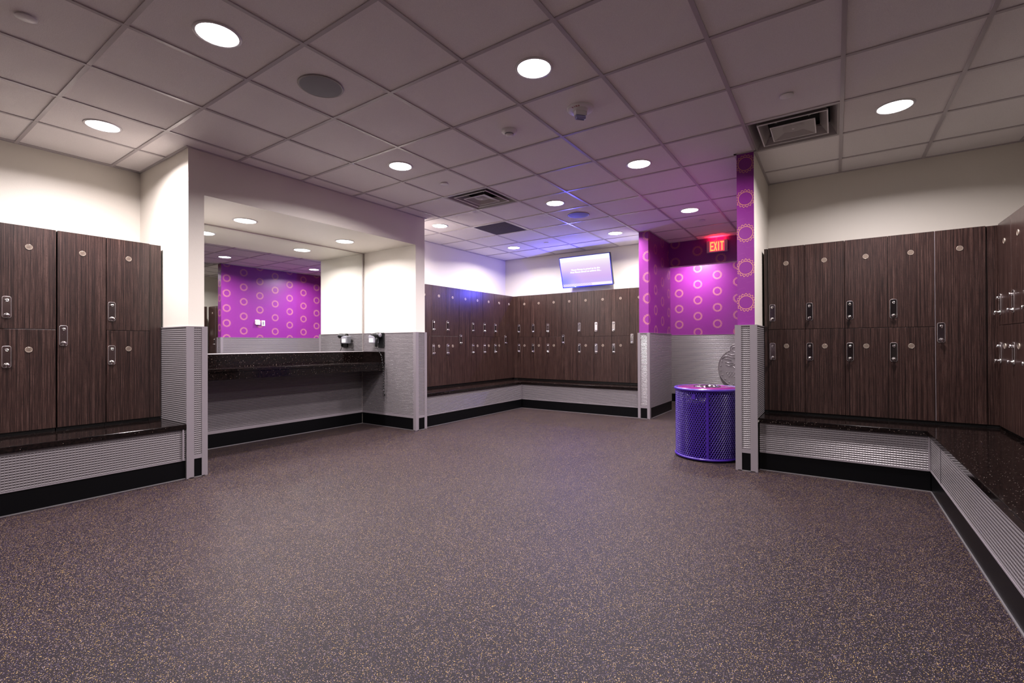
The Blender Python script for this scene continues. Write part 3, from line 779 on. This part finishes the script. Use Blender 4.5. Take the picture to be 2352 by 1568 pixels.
def stroke(pts, r=.0075):
    m = MB(); m.tube([(x, -.013, z) for x, z in pts], r, 6); m.v = [tuple(Mx @ Vector(v)) for v in m.v]; return m
rim = stroke(circ + circ[:1], .006); rim.build('rim', EMB, em)
lt = MB()
def add_stroke(pts, r=.0075): stroke(pts, r).build('raised_ridge', EMB, em)
def arc(cx, cz, r, a0, a1, n=12): return [(cx + r*math.cos(a0+(a1-a0)*k/n), cz + r*math.sin(a0+(a1-a0)*k/n)) for k in range(n+1)]
add_stroke(arc(-.066, .325, .048, 0, 2*PI, 20), .008)                       # raised knob ring
add_stroke([(-.27, .155), (-.235, .20), (-.19, .215), (-.12, .185), (-.05, .165)])   # curled fist: knuckle lines
add_stroke([(-.235, .155), (-.20, .16), (-.12, .125)]); add_stroke([(-.225, .10), (-.16, .085), (-.09, .075)])
add_stroke([(-.215, .05), (-.16, .035), (-.11, .045)])
add_stroke([(-.17, .245), (-.11, .225), (-.06, .24), (.0, .215)]); add_stroke([(-.10, .04), (-.04, .085), (.02, .07), (.07, .11)])
add_stroke([(-.10, .035), (-.04, -.03), (.05, -.04), (.12, -.03)])
for k in range(14):
    a = PI*.70 + k*PI*1.15/13
    add_stroke([(.285*math.cos(a), .285*math.sin(a)), (.315*math.cos(a), .315*math.sin(a))], .006)
for row, z_ in enumerate((-.085, -.12, -.155)):
    for k in range(10 - row):
        x = -.20 + .045*k + .02*row
        stroke(arc(x, z_, .011, 0, PI*1.5, 6), .0042).build('raised_letter', EMB, em)

# ================================================================== WASTE BIN
bc = Vector((4.885, 1.035, 0)); BR, BH = .290, .675
bn = thing('waste_bin', 'round purple mesh metal waste bin in front of the corridor', 'bin', bc)
Nn = 78; rows = 30; z0, z1 = .035, BH-.025; dz = (z1-z0)/rows
m = MB(); wd = .0040
def cylp(k, z, r=BR): a = 2*PI*k/Nn; return Vector((r*math.cos(a), r*math.sin(a), z))
for r_ in range(rows):
    for k in range(Nn):
        for sgn in (1, -1):
            a = cylp(k + (.5 if r_ % 2 else 0), z0+r_*dz); b_ = cylp(k + (.5 if r_ % 2 else 0) + .5*sgn, z0+(r_+1)*dz)
            n_ = Vector((a.x, a.y, 0)).normalized(); d = (b_-a).normalized(); sd = n_.cross(d)*wd
            o_ = n_*.0016
            m.add([a+sd-o_, a-sd-o_, b_-sd-o_, b_+sd-o_, a+sd*.3+o_, a-sd*.3+o_, b_-sd*.3+o_, b_+sd*.3+o_],
                  [(0, 1, 2, 3), (4, 7, 6, 5), (0, 3, 7, 4), (1, 5, 6, 2)])
m.build('mesh_body', PURP_METAL, bn)
def torus(R_, r_, z_, n=64, q=10):
    m = MB(); m.lathe([(R_ + r_*math.cos(2*PI*k/q), z_ + r_*math.sin(2*PI*k/q)) for k in range(q)], n, closed=True); return m
torus(BR+.004, .014, BH-.014).build('top_rim', PURP_METAL, bn)
torus(BR+.002, .012, .022).build('base_rim', PURP_METAL, bn)
fa = math.atan2(-bc.y, -bc.x)      # towards the viewpoint
for k in range(4):
    a = fa + k*PI/2; c_, s_ = math.cos(a), math.sin(a)
    m = MB(); m.box(-.0025, .0035, -.012, .012, .02, BH-.02)
    m.v = [((BR+x)*c_ - y*s_, (BR+x)*s_ + y*c_, z) for x, y, z in m.v]; m.build('upright_bar', PURP_METAL, bn, bevel=.001, seg=1)
m = MB(); m.lathe([(BR-.012, BH-.010), (BR-.02, BH-.002), (.20, BH+.006), (.12, BH+.004), (.112, BH-.008), (.105, BH-.05)], 56); m.build('lid', LID, bn)
m = MB(); m.lathe([(.124, BH+.005), (.122, BH+.011), (.108, BH+.010), (.106, BH-.03)], 40); m.build('opening_ring', CHROME2, bn)
m = MB(); nn = 72
prof = [(.10, BH-.03), (.255, BH-.05), (.272, BH-.16), (.262, .40), (.262, .25), (.255, .05), (0, .045)]
m.lathe(prof, nn); vv_ = []
for idx, v in enumerate(m.v):
    a = math.atan2(v[1], v[0]); r_ = math.hypot(v[0], v[1])
    if r_ > .11: q = 1 + .022*math.sin(9*a + 6*v[2]) + .015*math.sin(23*a); v = (v[0]*q, v[1]*q, v[2])
    vv_.append(v)
m.v = vv_; m.build('liner_bag', BAG, bn)
m = MB(); m.lathe([(0, .012), (BR-.005, .012), (BR-.005, .018), (0, .018)], 48); m.build('base_plate', PURP_METAL, bn)
for k in range(3):
    a = fa + .6 + k*2*PI/3
    MB().lathe([(0, 0), (.014, 0), (.014, .012)], 14).build('foot', BLACK, bn, (.26*math.cos(a), .26*math.sin(a), 0))
m = MB(); a = fa - .42
c_, s_ = math.cos(a), math.sin(a); m.box(-.001, .004, -.017, .017, BH-.10, BH-.05); m.v = [((BR+x)*c_ - y*s_, (BR+x)*s_ + y*c_, z) for x, y, z in m.v]
m.build('name_tab', PURP_METAL, bn)
